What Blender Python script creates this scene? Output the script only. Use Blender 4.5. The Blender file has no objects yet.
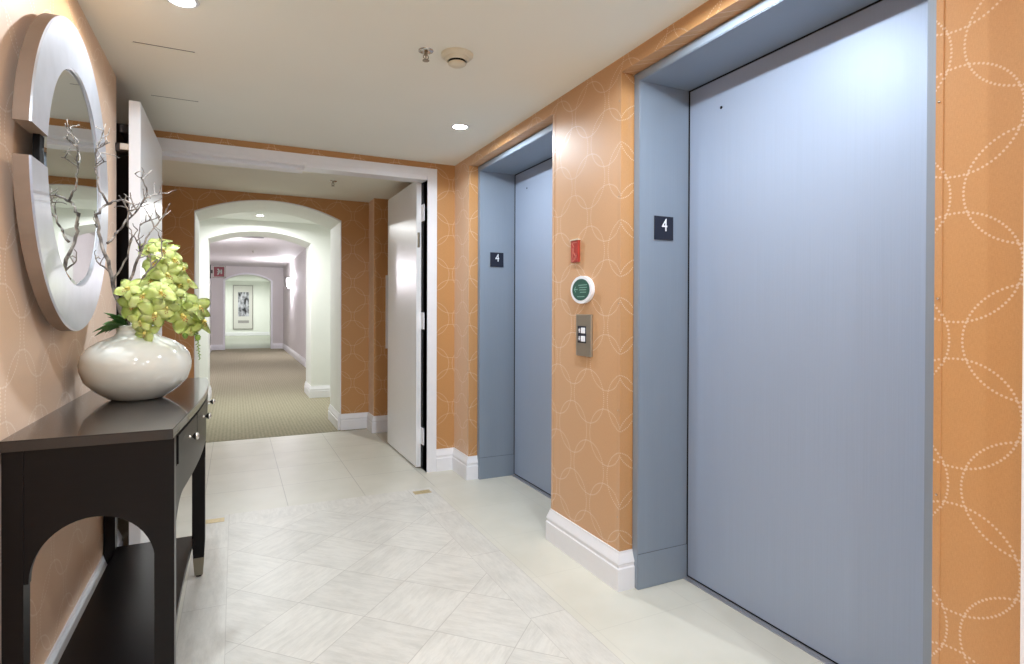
import bpy, bmesh, math, random
from math import sin, cos, pi, radians, sqrt, atan2
from mathutils import Vector, Matrix, Quaternion

sc = bpy.context.scene
col = sc.collection
random.seed(7)

# ------------------------------------------------------------------ node helpers
class NT:
    def __init__(s, name):
        s.m = bpy.data.materials.new(name); s.m.use_nodes = True
        s.t = s.m.node_tree; s.n = s.t.nodes; s.l = s.t.links
        s.b = s.n['Principled BSDF']
    def node(s, typ, **kw):
        n = s.n.new(typ)
        for k, v in kw.items(): setattr(n, k, v)
        return n
    def put(s, sock, v):
        if hasattr(v, 'is_output') or isinstance(v, bpy.types.NodeSocket): s.l.new(v, sock)
        else: sock.default_value = v
    def math(s, op, a, b=0.0, c=0.0):
        n = s.node('ShaderNodeMath', operation=op)
        for i, v in enumerate((a, b, c)): s.put(n.inputs[i], v)
        return n.outputs[0]
    def mix(s, f, a, b):
        n = s.node('ShaderNodeMix', data_type='RGBA')
        s.put(n.inputs[0], f); s.put(n.inputs[6], a); s.put(n.inputs[7], b)
        return n.outputs[2]
    def pos(s):
        g = s.node('ShaderNodeNewGeometry'); x = s.node('ShaderNodeSeparateXYZ')
        s.l.new(g.outputs['Position'], x.inputs[0])
        return g.outputs['Position'], x.outputs[0], x.outputs[1], x.outputs[2]
    def vec(s, x, y, z):
        n = s.node('ShaderNodeCombineXYZ')
        for i, v in enumerate((x, y, z)): s.put(n.inputs[i], v)
        return n.outputs[0]
    def noise(s, v, scale, detail=3.0, rough=.5):
        n = s.node('ShaderNodeTexNoise'); s.put(n.inputs['Vector'], v)
        n.inputs['Scale'].default_value = scale; n.inputs['Detail'].default_value = detail
        n.inputs['Roughness'].default_value = rough
        return n.outputs['Fac']
    def ramp(s, f, a, b, lo=0., hi=1.):
        n = s.node('ShaderNodeMapRange'); s.put(n.inputs[0], f)
        n.inputs[1].default_value = a; n.inputs[2].default_value = b
        n.inputs[3].default_value = lo; n.inputs[4].default_value = hi
        return n.outputs[0]
    def bump(s, h, strength=.2, dist=.002):
        n = s.node('ShaderNodeBump'); n.inputs['Strength'].default_value = strength
        n.inputs['Distance'].default_value = dist; s.l.new(h, n.inputs['Height'])
        s.l.new(n.outputs[0], s.b.inputs['Normal'])

def rgb(r, g, b):
    f = lambda c: (c/255/12.92) if c/255 <= .04045 else ((c/255+.055)/1.055)**2.4
    return (f(r), f(g), f(b), 1.)

def plain(name, c, rough=.5, metal=0., var=.06, scale=30., spec=.5, coat=0., stretch=None):
    t = NT(name); p, x, y, z = t.pos()
    v = p if stretch is None else t.vec(t.math('MULTIPLY', x, stretch[0]), t.math('MULTIPLY', y, stretch[1]), t.math('MULTIPLY', z, stretch[2]))
    f = t.noise(v, scale)
    k = t.ramp(f, .3, .7, 1-var, 1+var)
    n = t.node('ShaderNodeVectorMath', operation='SCALE'); n.inputs[0].default_value = c[:3]; t.l.new(k, n.inputs['Scale'])
    t.l.new(n.outputs[0], t.b.inputs['Base Color'])
    t.b.inputs['Roughness'].default_value = rough; t.b.inputs['Metallic'].default_value = metal
    t.b.inputs['Specular IOR Level'].default_value = spec; t.b.inputs['Coat Weight'].default_value = coat
    return t.m

def emit(name, c, s):
    t = NT(name); t.b.inputs['Base Color'].default_value = c
    t.b.inputs['Emission Color'].default_value = c; t.b.inputs['Emission Strength'].default_value = s
    return t.m

def wallpaper(name='orange_wallpaper', coat=0.):
    t = NT(name); p, x, y, z = t.pos()
    s_ = t.math('ADD', x, y)
    P, V, r, N = .270, .326, .122, 84
    def dots(s0, z0):
        u = t.math('MULTIPLY', t.math('SUBTRACT', t.math('FRACT', t.math('ADD', t.math('DIVIDE', t.math('SUBTRACT', s_, s0), P), .5)), .5), P)
        w = t.math('MULTIPLY', t.math('SUBTRACT', t.math('FRACT', t.math('ADD', t.math('DIVIDE', t.math('SUBTRACT', z, z0), V), .5)), .5), V)
        rho = t.math('SQRT', t.math('ADD', t.math('MULTIPLY', u, u), t.math('MULTIPLY', w, w)))
        a = t.math('MULTIPLY', t.math('ARCTAN2', w, u), N/(2*pi))
        da = t.math('MULTIPLY', t.math('SUBTRACT', t.math('FRACT', a), .5), 2*pi/N*r)
        dr = t.math('SUBTRACT', rho, r)
        d = t.math('SQRT', t.math('ADD', t.math('MULTIPLY', da, da), t.math('MULTIPLY', dr, dr)))
        return t.ramp(d, .0021, .0033, 1., 0.)
    m = t.math('MAXIMUM', dots(2.050, 1.758), dots(2.050+P/2, 1.758+V/2))
    weave = t.noise(t.vec(t.math('MULTIPLY', s_, 160.), 0., t.math('MULTIPLY', z, 900.)), 1., 2.)
    weave2 = t.noise(t.vec(t.math('MULTIPLY', s_, 700.), 0., t.math('MULTIPLY', z, 90.)), 1., 2.)
    k = t.ramp(t.math('ADD', weave, weave2), .6, 1.4, 0., 1.)
    base = t.mix(k, rgb(178, 127, 75), rgb(196, 146, 91))
    c = t.mix(t.math('MULTIPLY', m, .44), base, rgb(236, 222, 204))
    t.l.new(c, t.b.inputs['Base Color'])
    t.l.new(t.ramp(m, 0, 1, .48, .3), t.b.inputs['Roughness'])
    t.b.inputs['Specular IOR Level'].default_value = .5; t.b.inputs['Sheen Weight'].default_value = .75; t.b.inputs['Sheen Roughness'].default_value = .45; t.b.inputs['Sheen Tint'].default_value = (1., .88, .78, 1.); t.b.inputs['Coat Weight'].default_value = coat; t.b.inputs['Coat Roughness'].default_value = .12
    t.bump(k, .08, .0006)
    return t.m

def grout(t, v, size, off, half):
    d = t.math('ABSOLUTE', t.math('SUBTRACT', t.math('FRACT', t.math('ADD', t.math('DIVIDE', t.math('SUBTRACT', v, off), size), .5)), .5))
    return t.ramp(t.math('MULTIPLY', d, size), half, half*1.9, 1., 0.)

def stone(name, diag):
    t = NT(name); p, x, y, z = t.pos()
    if diag:
        u = t.math('MULTIPLY', t.math('SUBTRACT', x, y), .70711); v = t.math('MULTIPLY', t.math('ADD', x, y), .70711)
        su, ou, sv, ov = .304, -3.06*.70711, .304, 2.66*.70711
    else:
        u, v, su, ou, sv, ov = x, y, 50., 20., .61, 1.93
    iu = t.math('FLOOR', t.math('DIVIDE', t.math('SUBTRACT', u, ou), su)); iv = t.math('FLOOR', t.math('DIVIDE', t.math('SUBTRACT', v, ov), sv))
    par = t.math('PINGPONG', t.math('ADD', iu, iv), 1.)
    wn = t.node('ShaderNodeTexWhiteNoise', noise_dimensions='2D'); t.l.new(t.vec(iu, iv, 0.), wn.inputs['Vector']); rnd = wn.outputs['Value']
    def streak(a, b):
        return t.noise(t.vec(t.math('ADD', t.math('MULTIPLY', a, 9.), t.math('MULTIPLY', rnd, 37.)), t.math('MULTIPLY', b, 42.), rnd), 1., 8., .75)
    s1, s2 = streak(u, v), streak(v, u)
    mm = t.node('ShaderNodeMix', data_type='FLOAT'); t.put(mm.inputs[0], par if diag else 1.); t.put(mm.inputs[2], s1); t.put(mm.inputs[3], s2)
    st = mm.outputs[0]
    cl = t.noise(p, 5., 3.)
    f = t.ramp(t.math('ADD', st, t.math('MULTIPLY', t.math('SUBTRACT', cl, .5), .5)), .32, .62)
    c = t.mix(f, rgb(196, 193, 184), rgb(214, 211, 202))
    kk = t.ramp(rnd, 0, 1, .95, 1.03)
    n = t.node('ShaderNodeVectorMath', operation='SCALE'); t.l.new(c, n.inputs[0]); t.l.new(kk, n.inputs['Scale'])
    g = t.math('MAXIMUM', grout(t, u, su, ou, .0009), grout(t, v, sv, ov, .0009))
    if not diag:
        for xl in (-.185, -.03, 1.009, 1.164):
            g = t.math('MAXIMUM', g, t.ramp(t.math('ABSOLUTE', t.math('SUBTRACT', x, xl)), .0010, .0022, 1., 0.))
    c2 = t.mix(t.math('MULTIPLY', g, .7), n.outputs[0], rgb(160, 154, 146))
    t.l.new(c2, t.b.inputs['Base Color'])
    t.b.inputs['Roughness'].default_value = .38
    t.bump(f, .12, .001)
    return t.m

def beige_tile():
    t = NT('polished_beige_tile'); p, x, y, z = t.pos()
    g = t.math('MAXIMUM', grout(t, x, .455, .285, .0012), grout(t, y, .47, 4.10, .0012))
    c = t.mix(t.ramp(t.noise(p, 3.5, 4.), .35, .65), rgb(204, 201, 187), rgb(212, 209, 196))
    hall = t.math('GREATER_THAN', y, 3.66)
    c2 = t.mix(t.math('MULTIPLY', g, t.ramp(hall, 0, 1, .18, .75)), c, rgb(150, 146, 138))
    t.l.new(c2, t.b.inputs['Base Color'])
    t.b.inputs['Roughness'].default_value = .4
    return t.m

def carpet():
    t = NT('olive_ribbed_carpet'); p, x, y, z = t.pos()
    a = t.math('SINE', t.math('MULTIPLY', x, 2*pi/.032)); b = t.math('SINE', t.math('MULTIPLY', y, 2*pi/.05))
    rib = t.math('MULTIPLY_ADD', t.math('ADD', a, b), .2, .5)
    f = t.ramp(t.math('ADD', t.math('MULTIPLY', rib, .6), t.noise(t.vec(t.math('MULTIPLY', x, 40.), t.math('MULTIPLY', y, 30.), 0.), 1., 4.)), .4, 1.2)
    c = t.mix(f, rgb(134, 128, 108), rgb(172, 165, 143))
    t.l.new(c, t.b.inputs['Base Color']); t.b.inputs['Roughness'].default_value = .95
    t.b.inputs['Specular IOR Level'].default_value = .1
    t.bump(f, .25, .003)
    return t.m

def steel(name, c, rough=.34, metal=.75, vert=True):
    t = NT(name); p, x, y, z = t.pos()
    s = t.math('ADD', x, y)
    v = t.vec(t.math('MULTIPLY', s, 260.), 0., t.math('MULTIPLY', z, 2.)) if vert else t.vec(t.math('MULTIPLY', s, 2.), 0., t.math('MULTIPLY', z, 260.))
    f = t.noise(v, 1., 3.)
    k = t.ramp(f, .3, .7, .97, 1.03)
    n = t.node('ShaderNodeVectorMath', operation='SCALE'); n.inputs[0].default_value = c[:3]; t.l.new(k, n.inputs['Scale'])
    t.l.new(n.outputs[0], t.b.inputs['Base Color'])
    t.b.inputs['Metallic'].default_value = metal
    t.l.new(t.ramp(f, .3, .7, rough-.03, rough+.05), t.b.inputs['Roughness'])
    return t.m

def art_material():
    t = NT('monochrome_print'); p, x, y, z = t.pos()
    f = t.noise(t.vec(t.math('MULTIPLY', x, 9.), 0., t.math('MULTIPLY', z, 4.)), 1., 4.)
    c = t.mix(t.ramp(f, .38, .6), rgb(28, 28, 34), rgb(190, 190, 200))
    t.l.new(c, t.b.inputs['Base Color']); t.b.inputs['Roughness'].default_value = .4
    return t.m

def petal_material():
    t = NT('orchid_petal'); p, x, y, z = t.pos()
    f = t.noise(p, 40., 3.)
    c = t.mix(t.ramp(f, .3, .7), rgb(212, 225, 122), rgb(234, 240, 172))
    t.l.new(c, t.b.inputs['Base Color']); t.b.inputs['Roughness'].default_value = .5
    t.b.inputs['Subsurface Weight'].default_value = .25; t.b.inputs['Subsurface Radius'].default_value = (.01, .012, .004)
    t.b.inputs['Subsurface Scale'].default_value = .5
    return t.m

def branch_material():
    t = NT('weathered_branch'); p, x, y, z = t.pos()
    f = t.noise(p, 35., 4.)
    c = t.mix(t.ramp(f, .38, .62), rgb(84, 74, 70), rgb(172, 162, 152))
    t.l.new(c, t.b.inputs['Base Color']); t.b.inputs['Roughness'].default_value = .6
    t.bump(f, .4, .002)
    return t.m

M = dict(
    paper=wallpaper(), guard=wallpaper('clear_guard_over_wallpaper', .8), ceiling=plain('ceiling_paint', rgb(232, 231, 220), .8, var=.012, scale=2.),
    white=plain('white_gloss_paint', rgb(232, 232, 236), .35, var=.01), archwhite=plain('arch_paint', rgb(231, 233, 228), .6, var=.01, scale=4.),
    mauve=plain('mauve_paint', rgb(213, 209, 208), .7, var=.015, scale=4.), door=plain('door_enamel', rgb(232, 232, 234), .28, var=.01),
    field=stone('streaked_stone', True), border=stone('stone_border', False), tile=beige_tile(), carpet=carpet(),
    steel=steel('brushed_steel', rgb(157, 170, 191), .5, .2), steeljamb=steel('jamb_steel', rgb(140, 152, 166), .46, .25), steeldark=steel('sill_aluminium', rgb(172, 174, 182), .32, .6, False),
    black=plain('black_void', rgb(9, 9, 12), .6, spec=.2), blacksign=plain('black_plastic', rgb(24, 28, 44), .35), signwhite=plain('raised_white', rgb(236, 238, 244), .5),
    wood=plain('espresso_wood', rgb(11, 8, 10), .3, var=.2, scale=6., stretch=(3., 1.2, 14.), spec=.22), woodtop=plain('espresso_top', rgb(24, 20, 21), .2, var=.16, scale=6., stretch=(22., 1.2, 1.), coat=.4),
    nickel=plain('satin_nickel', rgb(205, 200, 192), .22, 1., var=.03), ferrule=plain('ferrule_nickel', rgb(150, 142, 126), .3, 1., var=.03),
    ceramic=plain('glazed_ceramic', rgb(222, 222, 212), .1, var=.015, scale=8., coat=.6),
    leaf=plain('silver_leaf', rgb(214, 216, 224), .34, .75, var=.05, scale=14.), bronze=plain('taupe_bronze', rgb(138, 120, 106), .5, 0., var=.1, scale=12.),
    glass=plain('mirror_glass', rgb(222, 226, 224), .015, 1., var=0.), branch=branch_material(), petal=petal_material(),
    lip=plain('orchid_lip', rgb(228, 212, 120), .5, var=.2, scale=90.), spot=plain('lip_blush', rgb(176, 72, 52), .5), stem=plain('green_stem', rgb(120, 150, 60), .5, var=.15),
    green=plain('dark_leaf', rgb(104, 144, 82), .4, var=.3, scale=24.), moss=plain('moss', rgb(70, 56, 40), .9, var=.35, scale=40.),
    red=plain('red_plate', rgb(168, 52, 40), .4), redexit=plain('exit_red', rgb(120, 26, 36), .4), greendisc=plain('green_disc', rgb(32, 84, 72), .4),
    pale=plain('pale_print', rgb(196, 210, 200), .5), plate=steel('plate_steel', rgb(176, 170, 158), .32, .85), cream=plain('cream_plastic', rgb(214, 206, 184), .45, var=.01),
    brass=plain('aged_brass', rgb(198, 178, 130), .35, .4, var=.2, scale=60.), clear=plain('guard_plastic', rgb(206, 146, 92), .12, var=.02, spec=.6),
    lens=emit('lamp_lens', (.97, .99, 1., 1.), 40.), sconce=emit('sconce_shade', (.95, .93, 1., 1.), 9.), art=art_material(), mat=plain('mat_board', rgb(206, 204, 200), .7, var=.01),
    silverframe=plain('silver_frame', rgb(150, 146, 142), .35, .5), endfloor=plain('pale_carpet', rgb(160, 162, 150), .6, var=.05, scale=6.),
    palered=plain('worn_print', rgb(206, 128, 112), .5), palegreen=plain('green_print', rgb(128, 172, 158), .5), grille=plain('seam_grey', rgb(84, 90, 100), .5), grey=plain('grille_grey', rgb(150, 146, 146), .6), dark=plain('closer_bronze', rgb(52, 44, 42), .4, .4),
)

# ------------------------------------------------------------------ mesh helpers
def link(name, bm, mats, parent=None, smooth=False, loc=None):
    me = bpy.data.meshes.new(name); bm.to_mesh(me); bm.free()
    for m in (mats if isinstance(mats, (list, tuple)) else [mats]): me.materials.append(M[m] if isinstance(m, str) else m)
    if smooth:
        for p in me.polygons: p.use_smooth = True
    o = bpy.data.objects.new(name, me); col.objects.link(o)
    if loc is not None: o.location = loc
    if parent is not None: o.parent = parent
    return o
def B(): return bmesh.new()
def box(bm, x0, x1, y0, y1, z0, z1, bev=0., mi=0, seg=2):
    m = Matrix.Translation(((x0+x1)/2, (y0+y1)/2, (z0+z1)/2)) @ Matrix.Diagonal((abs(x1-x0), abs(y1-y0), abs(z1-z0), 1))
    r = bmesh.ops.create_cube(bm, size=1, matrix=m); vs = r['verts']
    fs = set(f for v in vs for f in v.link_faces)
    for f in fs: f.material_index = mi
    if bev > 0:
        es = list(set(e for v in vs for e in v.link_edges))
        bmesh.ops.bevel(bm, geom=es, offset=bev, segments=seg, affect='EDGES', profile=.6)
    return vs
def prism(bm, pts, fn, d0, d1, mi=0):
    """extrude polygon pts (a,b) between depths d0,d1; fn(a,b,d)->xyz"""
    a = [bm.verts.new(fn(p[0], p[1], d0)) for p in pts]; b = [bm.verts.new(fn(p[0], p[1], d1)) for p in pts]
    n = len(pts); fs = [bm.faces.new(a[::-1]), bm.faces.new(b)]
    for i in range(n): fs.append(bm.faces.new((a[i], a[(i+1) % n], b[(i+1) % n], b[i])))
    for f in fs: f.material_index = mi
    bmesh.ops.recalc_face_normals(bm, faces=fs)
    return fs
def lathe(bm, prof, n=40, c=(0, 0, 0), axis='z', mi=0, cap=False):
    rings = []
    for r, h in prof:
        ring = []
        for i in range(n):
            a = 2*pi*i/n
            if axis == 'z': p = (c[0]+r*cos(a), c[1]+r*sin(a), c[2]+h)
            elif axis == 'x': p = (c[0]+h, c[1]+r*cos(a), c[2]+r*sin(a))
            else: p = (c[0]+r*cos(a), c[1]+h, c[2]+r*sin(a))
            ring.append(bm.verts.new(p))
        rings.append(ring)
    fs = []
    for k in range(len(rings)-1):
        for i in range(n):
            fs.append(bm.faces.new((rings[k][i], rings[k][(i+1) % n], rings[k+1][(i+1) % n], rings[k+1][i])))
    if cap: fs += [bm.faces.new(rings[0][::-1]), bm.faces.new(rings[-1])]
    for f in fs: f.material_index = mi
    bmesh.ops.recalc_face_normals(bm, faces=fs)
def tube(bm, pts, rads, n=6, mi=0):
    pts = [Vector(p) for p in pts]; rings = []
    up = Vector((.3, .5, .8)).normalized()
    for i, p in enumerate(pts):
        d = (pts[min(i+1, len(pts)-1)]-pts[max(i-1, 0)]).normalized()
        a = d.cross(up)
        if a.length < .05: a = d.cross(Vector((1, 0, 0)))
        a.normalize(); b = d.cross(a); up = b.cross(d) * -1 if False else up
        r = rads[i] if isinstance(rads, (list, tuple)) else rads
        rings.append([bm.verts.new(p+a*r*cos(2*pi*k/n)+b*r*sin(2*pi*k/n)) for k in range(n)])
    fs = []
    for k in range(len(rings)-1):
        for i in range(n): fs.append(bm.faces.new((rings[k][i], rings[k][(i+1) % n], rings[k+1][(i+1) % n], rings[k+1][i])))
    fs += [bm.faces.new(rings[0][::-1]), bm.faces.new(rings[-1])]
    for f in fs: f.material_index = mi
    bmesh.ops.recalc_face_normals(bm, faces=fs)
def stroke(bm, pts, w, fn, d0, d1):
    """flat raised pen stroke through 2-D points"""
    for (x0, y0), (x1, y1) in zip(pts, pts[1:]):
        dx, dy = x1-x0, y1-y0; L = math.hypot(dx, dy) or 1; nx, ny = -dy/L*w/2, dx/L*w/2; ex, ey = dx/L*w*.3, dy/L*w*.3
        prism(bm, [(x0+nx-ex, y0+ny-ey), (x0-nx-ex, y0-ny-ey), (x1-nx+ex, y1-ny+ey), (x1+nx+ex, y1+ny+ey)], fn, d0, d1)
def sweep(bm, path, prof, left=True):
    """baseboard profile (out,z) along an XY path with mitred corners; 'out' goes to the left of travel if left"""
    P = [Vector((p[0], p[1])) for p in path]; n = len(P); offs = []
    for i in range(n):
        ds = []
        if i > 0: ds.append((P[i]-P[i-1]).normalized())
        if i < n-1: ds.append((P[i+1]-P[i]).normalized())
        ns = [Vector((-d.y, d.x)) * (1 if left else -1) for d in ds]
        if len(ns) == 1: offs.append(ns[0])
        else:
            m = (ns[0]+ns[1]); offs.append(m/ (1+ns[0].dot(ns[1])))
    rings = [[bm.verts.new((P[i].x+offs[i].x*o, P[i].y+offs[i].y*o, z)) for o, z in prof] for i in range(n)]
    fs = []; k = len(prof)
    for i in range(n-1):
        for j in range(k): fs.append(bm.faces.new((rings[i][j], rings[i+1][j], rings[i+1][(j+1) % k], rings[i][(j+1) % k])))
    fs += [bm.faces.new(rings[0]), bm.faces.new(rings[-1][::-1])]
    bmesh.ops.recalc_face_normals(bm, faces=fs)
def tag(o, label, cat, group=None, kind=None):
    if label: o['label'] = label
    if cat: o['category'] = cat
    if group: o['group'] = group
    if kind: o['kind'] = kind
    return o
def struct(name, bm, mats, parent=None, smooth=False, label=None, cat=None):
    o = link(name, bm, mats, parent, smooth)
    if parent is None:
        o['kind'] = 'structure'
        if label: o['label'] = label; o['category'] = cat
    return o
def empty(name, loc, label, cat, group=None):
    o = bpy.data.objects.new(name, None); o.empty_display_size = .05; o.location = loc; col.objects.link(o)
    return tag(o, label, cat, group)
def part(name, bm, mats, parent, smooth=False):
    """mesh given in world space, parented keeping its place"""
    o = link(name, bm, mats, None, smooth)
    inv = Vector((0, 0, 0)); q = parent
    while q is not None: inv += Vector(q.location); q = q.parent
    o.data.transform(Matrix.Translation(-inv)); o.parent = parent
    return o
def copy_tree(o, parent=None):
    c = o.copy(); col.objects.link(c); c.parent = parent
    for ch in o.children: copy_tree(ch, c)
    return c

CZ = 2.23; XR = 1.455; XL = -.49
YB0 = -2.6
WX = lambda a, b, d: (d, a, b)      # polygon in (Y,Z), extruded along X
WY = lambda a, b, d: (a, d, b)      # polygon in (X,Z), extruded along Y
WZ = lambda a, b, d: (a, b, d)

# ------------------------------------------------------------------ floor
bm = B()
def quad(x0, x1, y0, y1, mi, z=0.):
    f = bm.faces.new([bm.verts.new(p) for p in ((x0, y0, z), (x1, y0, z), (x1, y1, z), (x0, y1, z))]); f.material_index = mi
bx0, bx1, bx2, bx3 = -.185, -.03, 1.009, 1.164; by0, by1, by2, by3 = -1.6, -1.445, 3.495, 3.65
quad(bx1, bx2, by1, by2, 1)
quad(bx0, bx1, by0, by3, 2); quad(bx2, bx3, by0, by3, 2); quad(bx1, bx2, by0, by1, 2); quad(bx1, bx2, by2, by3, 2)
quad(-.9, bx0, YB0-.2, 5.70, 0); quad(bx3, 2.1, YB0-.2, 5.70, 0); quad(bx0, bx3, YB0-.2, by0, 0); quad(bx0, bx3, by3, 5.70, 0)
fl = struct('floor', bm, ['tile', 'field', 'border'])
for x, y in ((1.083, 3.572), (-.108, 3.572)):
    b2 = B(); box(b2, x-.055, x+.055, y-.032, y+.032, -.002, .0012); link('brass_inlay', b2, 'brass', fl)['label'] = 'brass inlay'
bm = B(); box(bm, -1.3, 1.9, 5.70, 18.9, -.02, .003); struct('floor_carpet', bm, 'carpet')
bm = B(); box(bm, -1.3, 1.9, 18.9, 28.6, -.02, .003); struct('floor_far', bm, 'endfloor')

# ------------------------------------------------------------------ ceiling
bm = B(); box(bm, -.9, 2.0, YB0-.2, 5.74, CZ, CZ+.1); struct('ceiling', bm, 'ceiling')
bm = B(); box(bm, -1.3, 1.9, 6.30, 8.02, 2.30, 2.4); struct('ceiling_passage', bm, 'archwhite')
bm = B(); box(bm, -1.3, 1.9, 8.5, 18.6, 2.42, 2.5); struct('ceiling_hall', bm, 'mauve')
bm = B(); box(bm, -1.3, 1.9, 18.7, 28.6, 2.42, 2.5); struct('ceiling_far', bm, 'archwhite')

# ------------------------------------------------------------------ lobby walls
bm = B(); box(bm, XL-.15, XL, YB0, 3.16, 0, CZ); struct('wall_left', bm, 'paper')
bm = B(); box(bm, -.80, -.66, 3.0, 4.0, 0, CZ); struct('wall_recess', bm, 'paper')
bm = B(); box(bm, -.66, -.446, 3.945, 3.998, 0, CZ); struct('trim_7', bm, 'dark')  # dark panel standing in for the deep shade behind the open leaf
bm = B(); box(bm, -.9, 2.0, YB0-.15, YB0, 0, CZ); struct('wall_front', bm, 'archwhite')
EL = ((.772, 1.975), (2.55, 3.71))       # the two elevator recesses
bm = B()
prism(bm, [(YB0, 0), (.602, 0), (.602, CZ), (YB0, CZ)], WX, XR, 2.0)
prism(bm, [(.602, 0), (.772, 0), (.772, 2.168), (1.975, 2.168), (1.975, 0), (2.55, 0), (2.55, 2.168), (3.71, 2.168), (3.71, 0), (4.0, 0), (4.0, CZ), (.602, CZ)], WX, XR, 1.56)
wr = struct('wall_right', bm, 'paper')
bm = B(); box(bm, XR-.022, XR, .47, .600, 0, 2.12, .003); struct('trim_4', bm, 'white')
# clear corner guards and their little nails
def guard(y, side, w=.022):
    g = B(); tk = .0016
    box(g, XR-tk, XR, min(y, y-side*w), max(y, y-side*w), .16, 2.165)
    yy = y+side*tk
    box(g, XR-tk, XR+.045, min(y, yy), max(y, yy), .16, 2.165)
    link('corner_guard', g, 'guard', wr)
    nb = B()
    for z in (.3, .75, 1.2, 1.65, 2.05):
        lathe(nb, [(0, -.003), (.0025, -.002), (.003, 0)], 8, (XR-tk, y-side*w*.5, z), 'x')
    link('guard_nail', nb, 'nickel', wr)
guard(1.975, -1); guard(2.55, 1); guard(3.71, -1); guard(.772, 1, .013)
# far lobby wall with the doorway
DX0, DX1, DZ = -.445, 1.243, 2.132
bm = B()
prism(bm, [(-.80, 0), (DX0, 0), (DX0, DZ), (DX1, DZ), (DX1, 0), (1.56, 0), (1.56, CZ), (-.80, CZ)], WY, 4.0, 4.16)
struct('wall_back', bm, 'paper')
bm = B()
o_ = .071
prism(bm, [(DX0-.05, 0), (DX0, 0), (DX0, DZ), (DX1, DZ), (DX1, 0), (DX1+o_, 0), (DX1+o_, DZ+.055), (DX0-.05, DZ+.055)], WY, 3.985, 4.0)
prism(bm, [(DX0-.004, 0), (DX0+.016, 0), (DX0+.016, DZ-.018), (DX1, DZ-.018), (DX1, 0), (DX1+.004, 0), (DX1+.004, DZ+.004), (DX0-.004, DZ+.004)], WY, 3.99, 4.165)
box(bm, DX0+.016, .41, 4.055, 4.165, DZ-.035, DZ-.017, .002)
box(bm, 0.41, DX1, 3.99, 4.10, DZ-.030, DZ-.017, .002)
struct('trim_1', bm, 'white')

# ------------------------------------------------------------------ baseboards
BP = [(0, 0), (.022, 0), (.022, .092), (.017, .097), (.017, .108), (.020, .112), (.018, .120), (.012, .136), (.007, .150), (.006, .158), (0, .158)]
def baseb(name, path, left=True, mat='white'):
    bm = B(); sweep(bm, path, BP, left); return struct(name, bm, mat)
baseb('baseboard_right', [(1.54, 2.55), (XR, 2.55), (XR, 1.975), (1.54, 1.975)], False)
baseb('baseboard_right_corner', [(1.314, 4.0), (XR, 4.0), (XR, 3.71), (1.522, 3.71)], False)
baseb('baseboard_right_near', [(1.54, .772), (XR, .772), (XR, .602)], False)
baseb('baseboard_left', [(XL, YB0), (XL, 3.16), (-.66, 3.16)], False)

# ------------------------------------------------------------------ elevators
def elevator(k, y0, y1, where):
    XF, XD = 1.518, 1.787; fw = .042; zt = 2.128
    if k == 1: y0 += .015
    bm = B()   # door panel
    box(bm, XD, XD+.03, y0+fw-.02, y1-fw+.02, .012, zt+.01, .002)
    d = struct('door_%d' % k, bm, 'steel', label='grey steel elevator door %s' % where, cat='elevator door')
    h = B(); lathe(h, [(.0, -.002), (.006, -.001), (.006, .004)], 12, (XD-.001, y1-.225, 2.0), 'x'); part('key_hole', h, 'black', d)
    g = B(); box(g, XD+.004, XD+.03, y0+fw-.02, y1-fw+.02, 0.001, .012); part('floor_gap', g, 'black', d)
    f = B()    # frame: U shape seen from the lobby, extruded back to the door
    prism(f, [(y0-(.013 if k == 1 else -.002), 0), (y0+fw, 0), (y0+fw, zt), (y1-fw, zt), (y1-fw, 0), (y1-.002, 0), (y1-.002, 2.166), (y0-(.013 if k == 1 else -.002), 2.166)], WX, XF, XD+.05)
    bmesh.ops.bevel(f, geom=[e for e in f.edges if all(abs(v.co.x-XF) < 1e-5 for v in e.verts)], offset=.003, segments=2, affect='EDGES')
    t = struct('trim_%d' % (k+4), f, 'steeljamb')
    kp = B()
    for ya, yb in ((y1-fw-.0022, y1-fw+.0006), (y0+fw-.0006, y0+fw+.0022)): box(kp, XF+.002, XD-.003, ya, yb, .004, .148, .0008)
    part('kick_plate', kp, 'steeljamb', t)
    sm = B(); box(sm, XF+.002, XD-.003, y1-fw-.0008, y1-fw+.0006, .148, .1505); part('kick_seam', sm, 'grille', t)
    gp = B()
    for ya in (y1-fw-.004, y0+fw): box(gp, XD-.004, XD+.002, ya, ya+.004, .01, zt)
    box(gp, XD-.004, XD+.002, y0+fw, y1-fw, zt-.005, zt)
    part('door_gap', gp, 'black', t)
    s = B(); box(s, XD-.022, XD+.002, y0+fw, y1-fw, -.01, .004, .001); 
    box(s, XD-.006, XD+.002, y0+fw, y1-fw, -.01, .006, .001); part('sill', s, 'steeldark', t)
    return d
elevator(1, *EL[0], 'nearest the patterned end wall'); elevator(2, *EL[1], 'beside the open fire door')
# dark shaft lining behind the doors
bm = B(); box(bm, 1.84, 1.9, .62, 4.0, 0, CZ); struct('wall_shaft', bm, 'black')

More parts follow.
